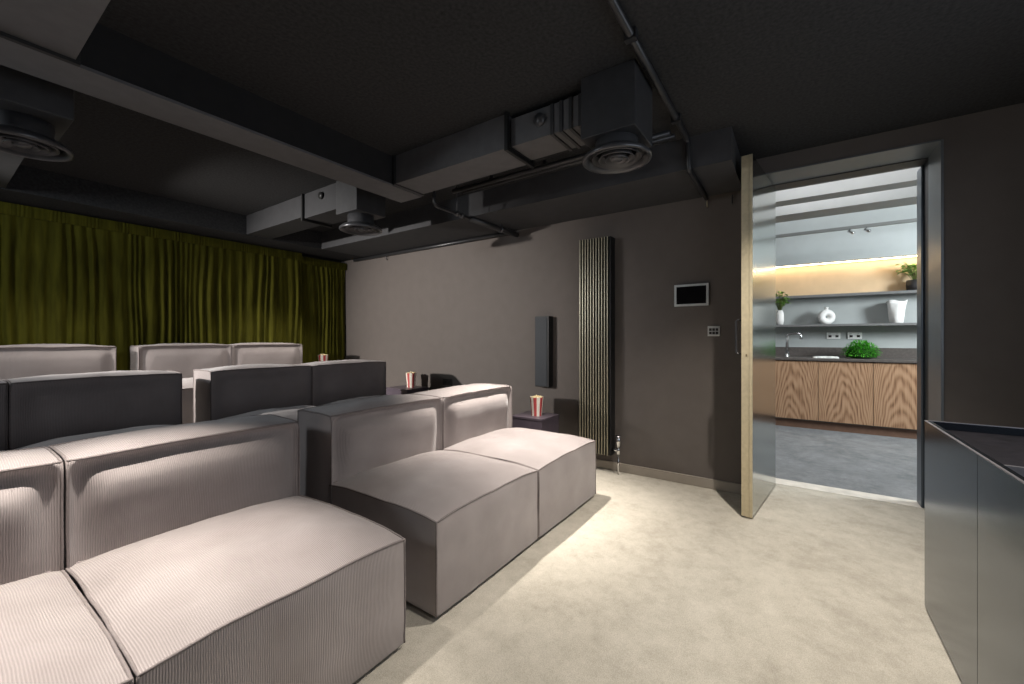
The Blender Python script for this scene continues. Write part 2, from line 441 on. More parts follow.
# ------------------------------------------------------------------ sofas
def cush(x0, x1, y0, y1, z0, z1, top=.02, edge=.012, front=.01, back=.006, side=.004, seed=0, wr=.004, welt=0.):
    """returns map (a,b,c in [-1,1]) -> world point of a soft upholstered block"""
    cx, cy, cz = (x0+x1)/2, (y0+y1)/2, (z0+z1)/2; hx_, hy_, hz_ = (x1-x0)/2, (y1-y0)/2, (z1-z0)/2
    def f(a, b_, c_):
        x, y, z = cx+hx_*a, cy+hy_*b_, cz+hz_*c_
        wa, wb, wc = 1-a**4, 1-b_**4, 1-c_**4
        up = (c_+1)/2
        z += up*(edge*(wa+wb)/2 + top*(1-abs(a)**2.6)*(1-abs(b_)**2.6))
        y += (front*b_ if b_ < 0 else back*b_)*wa*(.25+.75*wc)*(abs(b_)**2)
        x += side*a*wb*wc*(abs(a)**2)
        if welt and b_ < 0:
            ta, tc = hx_*(1-abs(a)), hz_*(1-c_)
            tt = -math.log(math.exp(-ta*60)+math.exp(-tc*60))/60
            sm = min(max((tt-.022)/.075, 0), 1); sm = sm*sm*(3-2*sm)
            sm *= .15+.85*min(max((c_+.35)/.95, 0), 1)**1.3
            y -= (welt*.8*math.exp(-(tt/.014)**2) + welt*1.5*sm)*min(1, abs(b_)**6)
        nv = Vector((x*5, y*5, z*5+seed*7))
        k = wr*(wa+wb+wc)/2
        d = noise.noise_vector(nv)*k + noise.noise_vector(nv*2.7)*k*.4
        d.z *= up
        x += d.x*.7; y += d.y*.7; z += d.z
        return Vector((x, y, z))
    return f

def ax_grid(n): return [sin(pi/2*(-1+2*i/n))*.75+.25*(-1+2*i/n) for i in range(n+1)]
def block_mesh(f, n=22):
    b = bmesh.new(); cache = {}
    def V_(a, b_, c_):
        k = (round(a, 5), round(b_, 5), round(c_, 5))
        if k not in cache: cache[k] = b.verts.new(f(a, b_, c_))
        return cache[k]
    L_ = ax_grid(n)
    for i in range(n):
        for j in range(n):
            u0, u1, v0, v1 = L_[i], L_[i+1], L_[j], L_[j+1]
            for sgn in (-1, 1):
                for ax in range(3):
                    q = []
                    for (p, r) in ((u0, v0), (u1, v0), (u1, v1), (u0, v1)):
                        t = [p, r]; t.insert(ax, sgn); q.append(V_(*t))
                    try: b.faces.new(q)
                    except ValueError: pass
    return b

def pipe_edges(f, n=26, r=.0046, off=.002):
    """welted seams: both top rims and the four uprights"""
    b = bmesh.new()
    L_ = [-1+2*i/n for i in range(n+1)]
    rim = [(a, -1, 1) for a in L_] + [(1, y, 1) for y in L_[1:]] + [(-a, 1, 1) for a in L_[1:]] + [(-1, -y, 1) for y in L_[1:-1]]
    c0 = f(0, 0, 0)
    def o(p):
        w = f(*p); return w
    tube(b, [o(p) for p in rim], r, 6, closed=True)
    for a in (-1, 1):
        for y in (-1, 1):
            tube(b, [o((a, y, c_)) for c_ in L_], r*.85, 6)
    return b

def sofa(label, us, vf, vj, vr, z0, seed, zt=.42, zbk=.765):
    """us: module boundaries along the wall-to-wall direction; seat vf..vj, back vj..vr"""
    root = empty('modular_sofa', ((us[0]+us[-1])/2, (vf+vr)/2, z0), label, 'sofa')
    for i in range(len(us)-1):
        x0, x1 = us[i]+.0055, us[i+1]-.0055
        f = cush(x0, x1, vf, vj-.004, z0+.022, z0+zt-.016, top=.034, edge=.034, front=.014, side=.003, seed=seed+i, wr=.010)
        s_ = obj('seat', block_mesh(f, 36), M['cord'], root, True)
        obj('piping', pipe_edges(f), M['piping'], s_, True)
        obj('plinth', B(x0+.03, x1-.03, vf+.03, vj-.03, z0, z0+.03), M['sofabase'], s_)
        f = cush(x0, x1, vj, vr, z0+.022, z0+zbk-.012, top=.014, edge=.014, front=.006, back=.015, side=.008, seed=seed+10+i, wr=.007, welt=.030 if z0 == 0 else .014)
        s_ = obj('backrest', block_mesh(f, 36), M['cord'], root, True)
        obj('piping', pipe_edges(f), M['piping'], s_, True)
        obj('plinth', B(x0+.03, x1-.03, vj+.03, vr-.03, z0, z0+.03), M['sofabase'], s_)
    return root
sofa('taupe corduroy sofa at the front left, nearest the camera', (-.49, .277, 1.04), 1.195, 1.955, 2.25, 0, 1)
sofa('taupe corduroy sofa at the front right with the free standing bright seat block', (1.195, 2.0, 2.815), 1.195, 1.955, 2.25, 0, 5)
sofa('middle row sofa at left, dark shaded backrest behind the nearest sofa', (-.42, .285, 1.028), 2.65, 3.40, 3.70, T1, 21)
sofa('middle row sofa at right, between the front right sofa and the curtain row', (1.185, 1.925, 2.70), 2.65, 3.40, 3.70, T1, 25)
sofa('back row sofa at left directly before the curtain', (-.40, .25, 1.0), 4.10, 4.84, 5.08, T2, 31)
sofa('back row sofa at right, lit backrests against the olive curtain', (1.14, 1.88, 2.63), 4.10, 4.84, 5.08, T2, 35)

# ------------------------------------------------------------------ side tables and popcorn
def table(x0, x1, y0, y1, z0, z1, label):
    root = empty('side_table', ((x0+x1)/2, (y0+y1)/2, z0), label, 'side table')
    obj('table_top', B(x0, x1, y0, y1, z1-.02, z1, bev=.003), M['purple'], root)
    b = bmesh.new()
    box(b, x0+.003, x1-.003, y0+.003, y0+.02, z0, z1-.02); box(b, x0+.003, x1-.003, y1-.02, y1-.003, z0, z1-.02)
    box(b, x0+.003, x0+.02, y0+.02, y1-.02, z0, z1-.02); box(b, x1-.02, x1-.003, y0+.02, y1-.02, z0, z1-.02)
    obj('table_body', b, M['purple'], root)
    return root
table(3.03, 3.335, 1.77, 2.09, 0, .462, 'dark aubergine cube table by the wall beside the front right sofa')
table(3.09, 3.41, 3.52, 3.90, T1, .585, 'dark cube table by the wall beside the middle row sofa')
table(2.79, 3.10, 4.80, 5.08, T2, .775, 'dark cube table beside the back row sofa by the curtain')

def popcorn(x, y, z, label):
    root = empty('popcorn_cup', (x, y, z), label, 'popcorn cup', 'striped popcorn cups on the side tables')
    n = 24; b = bmesh.new(); prof = [(.047, 0), (.0495, .05), (.0555, .11), (.061, .165)]
    rings = [[b.verts.new((x+r*cos(2*pi*k/n), y+r*sin(2*pi*k/n), z+h_+(.004*(1 if (k//2) % 2 else 0) if h_ > .16 else 0))) for k in range(n)] for r, h_ in prof]
    for A, C in zip(rings, rings[1:]):
        for k in range(n):
            f = b.faces.new((A[k], A[(k+1) % n], C[(k+1) % n], C[k])); f.material_index = (k//2) % 2
    b.faces.new(rings[0])
    # inner wall
    inn = [[b.verts.new((x+r*cos(2*pi*k/n), y+r*sin(2*pi*k/n), z+h_)) for k in range(n)] for r, h_ in ((.0595, .165), (.055, .12))]
    for A, C in ((rings[-1], inn[0]), (inn[0], inn[1])):
        for k in range(n):
            f = b.faces.new((A[k], A[(k+1) % n], C[(k+1) % n], C[k])); f.material_index = 1
    obj('cup', b, [M['red'], M['cream']], root, recalc=False)
    b = bmesh.new(); rnd = random.Random(3)
    for i in range(60):
        a, rr = rnd.uniform(0, 2*pi), .05*math.sqrt(rnd.random())
        t = bmesh.new(); bmesh.ops.create_icosphere(t, subdivisions=1, radius=rnd.uniform(.008, .012))
        for v in t.verts: v.co *= rnd.uniform(.8, 1.25)
        merge(b, t, 0, Matrix.Translation((x+rr*cos(a), y+rr*sin(a), z+.152+.014*(1-(rr/.05)**2)+rnd.uniform(-.008, .008))))
    o = obj('popcorn', b, M['popcorn'], root, True); o['kind'] = 'stuff'
    return root
pc = popcorn(3.165, 1.905, .462, 'red striped popcorn cup on the aubergine table beside the front right sofa')
for (x, y, z, l) in ((3.285, 3.68, .585, 'red striped popcorn cup on the table beside the middle row sofa'),
                     (2.955, 4.94, .775, 'red striped popcorn cup farthest back, just before the curtain')):
    o = copy_tree(pc); o.location = (x, y, z); o['label'] = l

# ------------------------------------------------------------------ wall fittings
# speaker
r = empty('wall_speaker', (W-.04, 2.0, .69), 'slim black speaker panel mounted on the taupe wall', 'speaker')
obj('speaker_cabinet', B(W-.085, W-.001, 1.905, 2.055, .69, 1.362, bev=.004), M['black'], r)
obj('speaker_grille', B(W-.092, W-.085, 1.922, 2.052, .70, 1.352, bev=.002), plain('blue black grille cloth', (.02, .024, .03), .6, 0, .4, .3, 200, .3), r)
# radiator
r = empty('radiator', (W-.06, 1.45, .1), 'tall vertical bronze radiator with many slim fins on the taupe wall', 'radiator')
N = 11; vA, vBq = 1.315, 1.568
for i in range(N):
    v = vA+(vBq-vA)*i/(N-1)
    fn = obj('fin', B(W-.118, W-.048, v-.0045, v+.0045, .155, 2.02), M['radshade'], r)
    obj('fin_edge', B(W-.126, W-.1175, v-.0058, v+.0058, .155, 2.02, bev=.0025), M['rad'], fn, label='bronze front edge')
for z0_, z1_ in ((1.98, 2.01), (.16, .20)): obj('manifold', B(W-.06, W-.03, vA-.02, vBq+.01, z0_, z1_), M['black'], r)
obj('end_panel', B(W-.120, W-.012, vA-.026, vA-.020, .155, 2.02), M['black'], r)
for z in (.3, 1.85):
    for v in (vA+.03, vBq-.06): obj('wall_bracket', B(W-.045, W-.001, v, v+.03, z, z+.04), M['black'], r)
b = bmesh.new()
tube(b, [(W-.09, vA-.03, .205), (W-.09, vA-.085, .205)], .013, 12)
tube(b, [(W-.09, vA-.085, .17), (W-.09, vA-.085, .235)], .016, 12)
tube(b, [(W-.09, vA-.085, .235), (W-.09, vA-.085, .33)], [.02, .024], 14)
tube(b, [(W-.09, vA-.085, .17), (W-.09, vA-.085, .0)], .0075, 10)
obj('valve', b, M['chrome'], r, True, label='chrome thermostatic valve')
# touch screen
r = empty('control_screen', (W-.01, .668, 1.40), 'black touch screen with silver frame on the taupe wall', 'screen')
b = bmesh.new(); y0, y1, z0, z1 = .545, .795, 1.405, 1.575; t = .016
box(b, W-.022, W-.001, y0, y1, z0, z0+t); box(b, W-.022, W-.001, y0, y1, z1-t, z1)
box(b, W-.022, W-.001, y0, y0+t, z0+t, z1-t); box(b, W-.022, W-.001, y1-t, y1, z0+t, z1-t)
obj('frame', b, M['silver'], r)
obj('screen', B(W-.018, W-.002, y0+t, y1-t, z0+t, z1-t), M['blackgloss'], r)
# keypad
r = empty('light_switch', (W-.01, .51, 1.168), 'small silver keypad switch with rows of buttons below the touch screen', 'switch')
obj('plate', B(W-.012, W-.001, .468, .553, 1.168, 1.245, bev=.002), M['silver'], r)
for j in range(2):
    for i in range(3):
        yy = .479+i*.0225; zz = 1.182+j*.026
        obj('button', B(W-.016, W-.012, yy, yy+.018, zz, zz+.02), M['socketdark'], r)
# dark socket
r = empty('wall_socket', (W-.005, 3.27, .62), 'small dark double socket low on the taupe wall', 'socket')
obj('plate', B(W-.010, W-.001, 3.20, 3.345, .615, .69, bev=.002), M['socketdark'], r)
for yy in (3.225, 3.285): obj('outlet', B(W-.013, W-.010, yy, yy+.035, .635, .67), M['black'], r)
# hooks under the bulkhead
for i, (yy, zz, l) in enumerate(((4.32, 2.19, 'small dark hook on the wall top near the curtain'), (.555, 2.19, 'small brass hook where the conduit meets the wall'), (.385, 2.185, 'small dark hook on the wall top beside the open door'))):
    b = bmesh.new()
    tube(b, [(W-.001, yy, zz+.03), (W-.02, yy, zz+.03), (W-.025, yy, zz), (W-.02, yy, zz-.025), (W-.008, yy, zz-.03)], .005, 8)
    tag(obj('wall_hook', b, M['brass'] if i == 1 else M['pipe'], None, True), l, 'hook')

# ------------------------------------------------------------------ ducts, diffusers, pipes
def diffuser(cx, cy, label, bx):
    root = empty('ceiling_diffuser', (cx, cy, 2.06), label, 'air diffuser', 'round ceiling air diffusers')
    x0, x1, y0, y1, zb = bx
    obj('plenum_box', B(cx+x0, cx+x1, cy+y0, cy+y1, zb, ZC-.0005, bev=.004), M['ductblack'], root)
    obj('neck', lathe(bmesh.new(), [(.105, .065), (.105, .14), (0, .14)], cx, cy, 2.03), M['ring'], root, True)
    b = bmesh.new()
    lathe(b, [(.110, .08), (.145, .065), (.168, .045), (.170, .030), (.160, .026), (.148, .034), (.135, .055)], cx, cy, 2.02, 48)
    obj('outer_ring', b, M['ring'], root, True)
    b = bmesh.new()
    for rr, zz in ((.122, .040), (.090, .036), (.058, .032)):
        lathe(b, [(rr-.018, zz+.028), (rr, zz), (rr-.004, zz-.003), (rr-.024, zz+.026)], cx, cy, 2.02, 40)
    lathe(b, [(.034, .05), (.03, .034), (.018, .028), (0, .027)], cx, cy, 2.02, 24)
    obj('cone', b, M['ring'], root, True)
    return root
diffuser(2.02, .745, 'round black ceiling diffuser under its box nearest the doorway', (-.125, .16, -.135, .14, 2.145))
diffuser(2.12, 2.985, 'round ceiling diffuser behind the beam, above the middle row', (-.14, .14, -.14, .14, 2.17))
diffuser(.29, 2.985, 'round ceiling diffuser at the left edge above the sofas', (-.14, .14, -.2, .16, 2.17))

def flange(bm, x0, x1, y, z0, z1, w=.022, t=.02):
    box(bm, x0-w, x0, y, y+t, z0-w, z1); box(bm, x1, x1+w, y, y+t, z0-w, z1); box(bm, x0, x1, y, y+t, z0-w, z0)
r = empty('air_duct', (2.08, 1.6, ZB), 'square grey air duct with flanges from the beam to the doorway diffuser', 'duct')
obj('duct_section', B(1.945, 2.205, 1.375, 2.355, ZB, ZC-.0005), M['duct'], r)
obj('duct_section', B(1.965, 2.185, .90, 1.355, ZB+.01, ZC-.03), M['duct'], r)
b = bmesh.new(); flange(b, 1.945, 2.205, 1.355, ZB, ZC-.0005); obj('flange', b, M['black'], r)
b = bmesh.new(); flange(b, 1.945, 2.205, 2.335, ZB, ZC-.0005, .01); obj('flange', b, M['pipe'], r)
b = bmesh.new()
for k in range(4): flange(b, 1.965, 2.185, .91+k*.055, ZB+.01, ZC-.03, .008, .018)
obj('flexible_collar', b, M['ductblack'], r)
b = bmesh.new(); tube(b, [(1.966, 1.16, 2.355), (1.945, 1.16, 2.355)], .034, 20)
obj('damper_dial', b, M['ring'], r, True)
r = empty('air_duct', (2.12, 4.0, ZB), 'grey air duct behind the beam running back to the curtain', 'duct')
obj('duct_section', B(2.0, 2.25, 3.66, 4.775, ZB, ZC-.0005), M['ductshade'], r)
obj('duct_section', B(2.0, 2.25, 3.13, 3.64, ZB-.02, ZC-.0005), M['ductshade'], r)
b = bmesh.new(); flange(b, 2.0, 2.25, 3.64, ZB-.02, ZC-.0005); obj('flange', b, M['black'], r)
b = bmesh.new(); tube(b, [(2.001, 3.36, 2.38), (1.98, 3.36, 2.38)], .03, 16); obj('damper_dial', b, M['black'], r, True)
r = empty('air_duct', (.2, 3.7, ZB), 'grey air duct at the left edge behind the beam', 'duct')
obj('duct_section', B(.06, .385, 3.16, 4.775, ZB, ZC-.0005), M['ductshade'], r)
r = empty('air_duct', (.2, 1.7, ZB), 'wide grey air duct in the upper left corner of the photo', 'duct')
obj('duct_section', B(.04, .365, .2, 2.34, ZB, ZC-.0005), M['duct'], r)
b = bmesh.new(); flange(b, .04, .365, 2.34, ZB, ZC-.0005, .014); obj('flange', b, M['black'], r)

# conduits
def pipe_thing(name, pts, rad, label, mat='pipe', clips=()):
    b = bmesh.new(); tube(b, pts, rad, 12)
    root = empty(name, pts[0], label, 'pipe')
    obj('pipe_run', b, M[mat], root, True)
    for c_ in clips: obj('clip', B(*c_), M['pipe'], root)
    return root
pipe_thing('conduit', [(.95, .57, ZC-.022), (2.78, .57, ZC-.022), (2.808, .57, ZC-.03), (2.815, .565, ZC-.055), (2.815, .56, ZB-.005), (2.825, .56, ZB-.022), (2.85, .56, ZB-.028), (3.44, .56, ZB-.028)], .017,
           'black conduit crossing the ceiling and dropping over the bulkhead', 'pipe', ((2.5, 2.53, .545, .595, ZC-.045, ZC-.001), (1.7, 1.73, .545, .595, ZC-.045, ZC-.001)))
pipe_thing('conduit', [(2.50, 2.30, 2.35), (2.50, .60, 2.35)], .018, 'black pipe running beside the bulkhead behind the grey duct', 'pipe', ((2.49, 2.51, 1.9, 1.92, 2.36, ZC), (2.49, 2.51, .9, .92, 2.36, ZC)))
pipe_thing('conduit', [(2.62, 2.30, 2.38), (2.62, .60, 2.38)], .014, 'thinner black pipe closest to the bulkhead', 'pipe', ((2.612, 2.628, 1.5, 1.52, 2.385, ZC),))
b = bmesh.new()
tube(b, [(2.32, 2.335, ZC-.01), (2.32, 2.335, 2.22), (2.335, 2.335, 2.20), (2.36, 2.335, 2.195), (2.75, 2.33, 2.195)], .013, 10)
tube(b, [(2.75, 2.33, 2.195), (3.45, 2.31, 2.195)], .027, 12)
r = empty('drain_pipe', (2.32, 2.335, 2.2), 'black hanging pipe that thickens towards the taupe wall, below the bulkhead', 'pipe')
obj('pipe_run', b, M['pipe'], r, True)
b = bmesh.new(); tube(b, [(2.58, 2.333, 2.2), (2.58, 2.333, ZC-.005)], .006, 8); obj('hanger', b, M['ring'], r, True)
b = bmesh.new(); tube(b, [(3.18, 2.317, 2.2), (3.18, 2.317, ZB)], .006, 8); obj('hanger', b, M['ring'], r, True)
for x, rr in ((2.58, .018), (2.64, .02), (3.18, .032)):
    b = bmesh.new(); tube(b, [(x-.012, 2.333-.016*(x-2.58)/.6, 2.195), (x+.012, 2.333-.016*(x-2.58)/.6, 2.195)], rr+.004, 12); obj('clamp', b, M['ring'], r, True)
pipe_thing('conduit', [(W-.024, 2.34, ZB-.028), (W-.024, 5.0, ZB-.028)], .018, 'dark pipe along the top of the taupe wall back to the curtain', 'pipe')

# ------------------------------------------------------------------ media cabinet
CX0, CX1, CY0, CY1, CZ = -.2, 2.447, -1.22, -.455, .80
r = empty('media_cabinet', ((CX0+CX1)/2, (CY0+CY1)/2, 0), 'low blackened steel media cabinet with recessed dark top at the right', 'cabinet')
b = bmesh.new()
box(b, CX0, CX1-.012, CY0+.02, CY1-.022, .012, CZ-.15)
obj('body', b, M['black'], r)
obj('end_panel', B(CX1-.012, CX1, CY0, CY1-.001, .012, CZ), M['cabinet'], r)
xs = [CX1-.014, 1.823, 1.19, .56, CX0]
for i in range(4):
    obj('door', B(xs[i+1]+.0035, xs[i]-.0005 if i == 0 else xs[i]-.0, CY1-.022, CY1, .012, CZ), M['cabinet'], r)
obj('recessed_top', B(1.735, CX1-.012, CY0+.02, CY1-.022, CZ-.045, CZ-.03), M['cabtop'], r)
obj('recessed_tray', B(CX0+.02, 1.724, CY0+.02, CY1-.022, CZ-.15, CZ-.13), M['black'], r)
b = bmesh.new(); t = .004
box(b, CX0, CX1, CY1-.006, CY1+.0005, CZ-.001, CZ+.002); box(b, CX1-.006, CX1+.0005, CY0, CY1, CZ-.001, CZ+.002); box(b, CX0, CX1, CY0, CY0+.006, CZ-.001, CZ+.002)
obj('rim', b, M['cabedge'], r)
obj('divider', B(1.724, 1.735, CY0+.02, CY1-.022, CZ-.15, CZ-.004), M['cabedge'], r)
obj('back_panel', B(CX0, CX1-.012, CY0, CY0+.02, .012, CZ), M['cabinet'], r)
obj('plinth', B(CX0+.03, CX1-.03, CY0+.03, CY1-.035, 0, .013), M['black'], r)

# ------------------------------------------------------------------ kitchen beyond the doorway
KW = 7.0; KF = 6.45; KZ = 3.05; KV0, KV1 = -3.4, 2.6
struct('floor_kitchen', B(4.02, KW+.1, KV0, KV1, -.12, 0), M['kfloor'])
struct('ceiling_kitchen', B(WB, KW+.1, KV0, KV1, KZ, KZ+.1), M['kceil'])
struct('wall_kitchen_back', B(KW, KW+.1, KV0, KV1, 0, KZ), M['kplaster'])
struct('wall_kitchen_left', B(WB, KW, KV1, KV1+.1, 0, KZ), M['kwall'])
struct('wall_kitchen_right', B(WB, KW, KV0-.1, KV0, 0, KZ), M['kwall'])
# upper wall face with led recess below it, honey panel
struct('wall_kitchen_upper', B(KW-.14, KW-.001, KV0, KV1, 2.165, KZ), M['kwall'])
struct('trim_4', B(KW-.014, KW-.001, KV0, KV1, 1.735, 2.165), M['panel'])
r = empty('led_strip', (KW-.08, -.4, 2.15), 'warm glowing light strip under the pale upper wall over the shelf', 'light strip')
obj('profile', B(KW-.105, KW-.06, -2.6, 1.8, 2.157, 2.165), M['silver'], r)
obj('diffuser', B(KW-.10, KW-.065, -2.6, 1.8, 2.150, 2.157), emit('warm led', (1, .76, .46), 15), r)
tag(obj('wall_shelf', B(KW-.19, KW-.001, -2.6, 1.8, 1.70, 1.733), M['kshelf']), 'long upper shelf under the glowing honey panel', 'shelf')
tag(obj('wall_shelf', B(KW-.25, KW-.001, -2.6, 1.8, 1.31, 1.338), M['kshelf']), 'long lower shelf carrying the white vases', 'shelf')
# beams, tray, track
struct('ceiling_beam_1', B(5.05, 5.25, KV0, KV1, 2.56, 2.70), M['kbeam'])
struct('ceiling_beam_2', B(5.62, 5.95, KV0, KV1, 2.555, 2.76), M['kbeam'])
r = empty('track_light', (6.5, -.6, 2.45), 'ceiling track with small chrome spotlights above the kitchen counter', 'track light')
obj('rail', B(6.42, 6.46, KV0+.2, KV1-.2, 2.475, 2.51), M['kbeam'], r)
for v in (-2, 0.3, 1.8): obj('drop_rod', B(6.435, 6.445, v, v+.01, 2.51, KZ), M['kbeam'], r)
for v in (-.70, -.55):
    b = bmesh.new(); tube(b, [(6.44, v, 2.475), (6.44, v, 2.45)], .006, 8); h_ = obj('spot_stem', b, M['chrome'], r, True)
    b = bmesh.new(); tube(b, [(6.45, v+.015, 2.455), (6.415, v-.03, 2.42)], [.014, .019], 14); obj('spot_head', b, M['chrome'], h_, True)
# base units
edges = [.80, .28, -.24, -.765, -1.29, -1.81]
lab = ['walnut kitchen unit hidden furthest left behind the door', 'walnut kitchen unit under the tap beside the open door', 'walnut kitchen unit in the middle under the folded cloth',
       'walnut kitchen unit at right under the green fern clump', 'walnut kitchen unit past the door jamb at right']
for i in range(5):
    v1, v0 = edges[i], edges[i+1]
    r = empty('kitchen_cabinet', (KF+.3, (v0+v1)/2, 0), lab[i], 'cabinet', 'walnut kitchen base units')
    obj('body', B(KF+.022, KW-.016, v0+.002, v1-.002, .10, .868), M['worktop'], r)
    obj('cabinet_door', B(KF, KF+.02, v0+.0025, v1-.0025, .115, .862, bev=.001), veneer(i+1), r)
    obj('plinth', B(KF+.04, KF+.06, v0, v1, 0, .10), plain('walnut plinth %d' % i, (.16, .09, .06), .5, 0, .4, .15, 20), r)
tag(obj('worktop', B(KF-.02, KW-.002, edges[-1], edges[0], .870, .90, bev=.003), M['worktop']), 'long brown grey stone worktop over the walnut units', 'worktop')
tag(obj('backsplash', B(KW-.016, KW-.001, edges[-1], edges[0], .90, 1.03), M['worktop']), 'low stone upstand at the back of the worktop', 'backsplash')
# tap
r = empty('kitchen_tap', (6.82, .09, .90), 'chrome swan neck tap on the worktop beside the door', 'tap')
b = bmesh.new(); tube(b, [(6.82, .09, .90), (6.82, .09, .906), (6.82, .09, .97)], [.03, .026, .024], 16); obj('tap_base', b, M['chrome'], r, True)
b = bmesh.new(); tube(b, [(6.82, .09, .96), (6.82, .09, 1.185), (6.82, .078, 1.205), (6.81, .055, 1.213), (6.79, -.03, 1.222), (6.785, -.055, 1.212), (6.785, -.066, 1.185), (6.785, -.066, 1.14)], .018, 12); obj('spout', b, M['chrome'], r, True)
b = bmesh.new(); tube(b, [(6.80, .09, .99), (6.75, .09, 1.005)], .007, 8); obj('lever', b, M['chrome'], r, True)
# sockets
for (y, l) in ((-.425, 'white double socket under the ring vase, left of the pair'), (-.645, 'white double socket above the fern clump, right of the pair')):
    r = empty('wall_socket', (KW-.006, y, 1.145), l, 'socket')
    obj('plate', B(KW-.012, KW-.001, y-.073, y+.073, 1.145, 1.231, bev=.003), M['white'], r)
    for s_ in (-.037, .037):
        o = obj('outlet', B(KW-.0135, KW-.012, y+s_-.016, y+s_+.016, 1.165, 1.195), M['socketdark'], r)
        obj('rocker', B(KW-.016, KW-.012, y+s_-.008, y+s_+.008, 1.205, 1.222), M['cloth'], r)
# cloth
b = bmesh.new(); n = 22
def cl(i, j, up):
    u, v = i/n, j/10
    x = 6.55+.16*v; y = -.185-.27*u
    z = .903+.022*(1+.5*noise.noise(Vector((u*6, v*3, 2))))*(sin(pi*min(max(v, .0), 1))**.4)*(sin(pi*u)**.35 if 0 < u < 1 else 0)
    return (x+.012*noise.noise(Vector((u*5, v, 7))), y, z+.012*max(0, u-.75)*4*sin(pi*v) if up else .9015)
gt = [[b.verts.new(cl(i, j, True)) for j in range(11)] for i in range(n+1)]
gb = [[b.verts.new(cl(i, j, False)) for j in range(11)] for i in range(n+1)]
for i in range(n):
    for j in range(10):
        b.faces.new((gt[i][j], gt[i+1][j], gt[i+1][j+1], gt[i][j+1])); b.faces.new((gb[i][j], gb[i][j+1], gb[i+1][j+1], gb[i+1][j]))
for i in range(n):
    b.faces.new((gt[i][0], gb[i][0], gb[i+1][0], gt[i+1][0])); b.faces.new((gt[i][10], gt[i+1][10], gb[i+1][10], gb[i][10]))
for j in range(10):
    b.faces.new((gt[0][j], gt[0][j+1], gb[0][j+1], gb[0][j])); b.faces.new((gt[n][j], gb[n][j], gb[n][j+1], gt[n][j+1]))
tag(obj('folded_cloth', b, M['cloth'], None, True), 'crumpled white cloth lying on the worktop beside the fern', 'cloth')
# ring vase
cx_, cy_, cz_ = KW-.12, -.345, 1.338
r = empty('ring_vase', (cx_, cy_, cz_), 'white ring shaped vase on the lower kitchen shelf', 'vase')
b = bmesh.new(); R_, rr = .060, .042
tube(b, [(cx_-.45*R_*cos(2*pi*k/36), cy_+.9*R_*cos(2*pi*k/36), cz_+.098+R_*sin(2*pi*k/36)) for k in range(36)], rr, 16, closed=True)
obj('ring_body', b, M['ceramic'], r, True)
obj('spout', lathe(bmesh.new(), [(.024, .182), (.019, .196), (.018, .212), (.024, .226), (.02, .226), (.012, .21), (0, .205)], cx_, cy_, cz_, 20), M['ceramic'], r, True)
# fluted vase
cx_, cy_ = KW-.125, -1.03
r = empty('torn_rim_vase', (cx_, cy_, 1.338), 'tall pale vase with folded uneven sides on the lower shelf', 'vase')
b = bmesh.new(); rings = []; n = 40
for (h_, ra) in ((0, .062), (.004, .068), (.06, .076), (.12, .080), (.18, .082), (.235, .086), (.275, .096)):
    ring = []
    for k in range(n):
        a = 2*pi*k/n
        q = ra*(1+.10*sin(2*a+1.2+h_*9)+.06*sin(5*a-h_*14))
        ring.append(b.verts.new((cx_+q*.85*cos(a), cy_+q*sin(a), 1.338+h_+(.012*sin(3*a) if h_ > .25 else 0))))
    rings.append(ring)
inner = []
for (h_, ra) in ((.265, .088), (.18, .072), (.05, .064)):
    inner.append([b.verts.new((cx_+ra*.8*cos(2*pi*k/n), cy_+ra*.94*sin(2*pi*k/n), 1.338+h_)) for k in range(n)])
seq = rings+inner
for A, C in zip(seq, seq[1:]):
    for k in range(n): b.faces.new((A[k], A[(k+1) % n], C[(k+1) % n], C[k]))
b.faces.new(rings[0][::-1]); b.faces.new(inner[-1])
obj('vase_body', b, M['ceramic'], r, True)
# plants
def leaf(bm, p, d, L_, w, droop=.4):
    d = Vector(d).normalized(); side = d.cross(Vector((0, 0, 1)))
    if side.length < .1: side = Vector((1, 0, 0))
    side.normalize(); p = Vector(p); pts = []
    for k in range(5):
        t = k/4; c_ = p+d*L_*t-Vector((0, 0, 1))*droop*L_*t*t; ww = w*math.sin(pi*min(.97, t*.85+.12))
        pts.append((bm.verts.new(c_-side*ww), bm.verts.new(c_+Vector((0, 0, -.15*ww))), bm.verts.new(c_+side*ww)))
    for A, C in zip(pts, pts[1:]):
        bm.faces.new((A[0], A[1], C[1], C[0])); bm.faces.new((A[1], A[2], C[2], C[1]))
def plant(name, cx_, cy_, z0, potprof, potmat, potname, label, n, spread, height, lw, seed):
    rnd = random.Random(seed)
    r = empty(name, (cx_, cy_, z0), label, 'plant')
    obj(potname, lathe(bmesh.new(), potprof, cx_, cy_, z0, 24), potmat, r, True)
    b = bmesh.new(); s = bmesh.new(); top = z0+max(h_ for _, h_ in potprof)-.01
    for i in range(n):
        a = rnd.uniform(0, 2*pi); ra = rnd.uniform(.2, 1)*spread; h_ = rnd.uniform(.35, 1)*height
        e = Vector((cx_+min(ra*cos(a), KW-.03-cx_-.04), cy_+ra*sin(a), top+h_)); st = Vector((cx_, cy_, top-.02))
        mid = st.lerp(e, .5)+Vector((0, 0, h_*.2))
        tube(s, [st, mid, e], .0022, 5)
        for k in range(3):
            dv = Vector((cos(a+rnd.uniform(-1.2, 1.2))-.3, sin(a+rnd.uniform(-1.2, 1.2)), rnd.uniform(-.2, .6)))
            leaf(b, e, dv, lw*rnd.uniform(.8, 1.5), lw*.42)
    obj('stems', s, M['stem'], r, True)
    obj('foliage', b, M['leaf'], r, True)
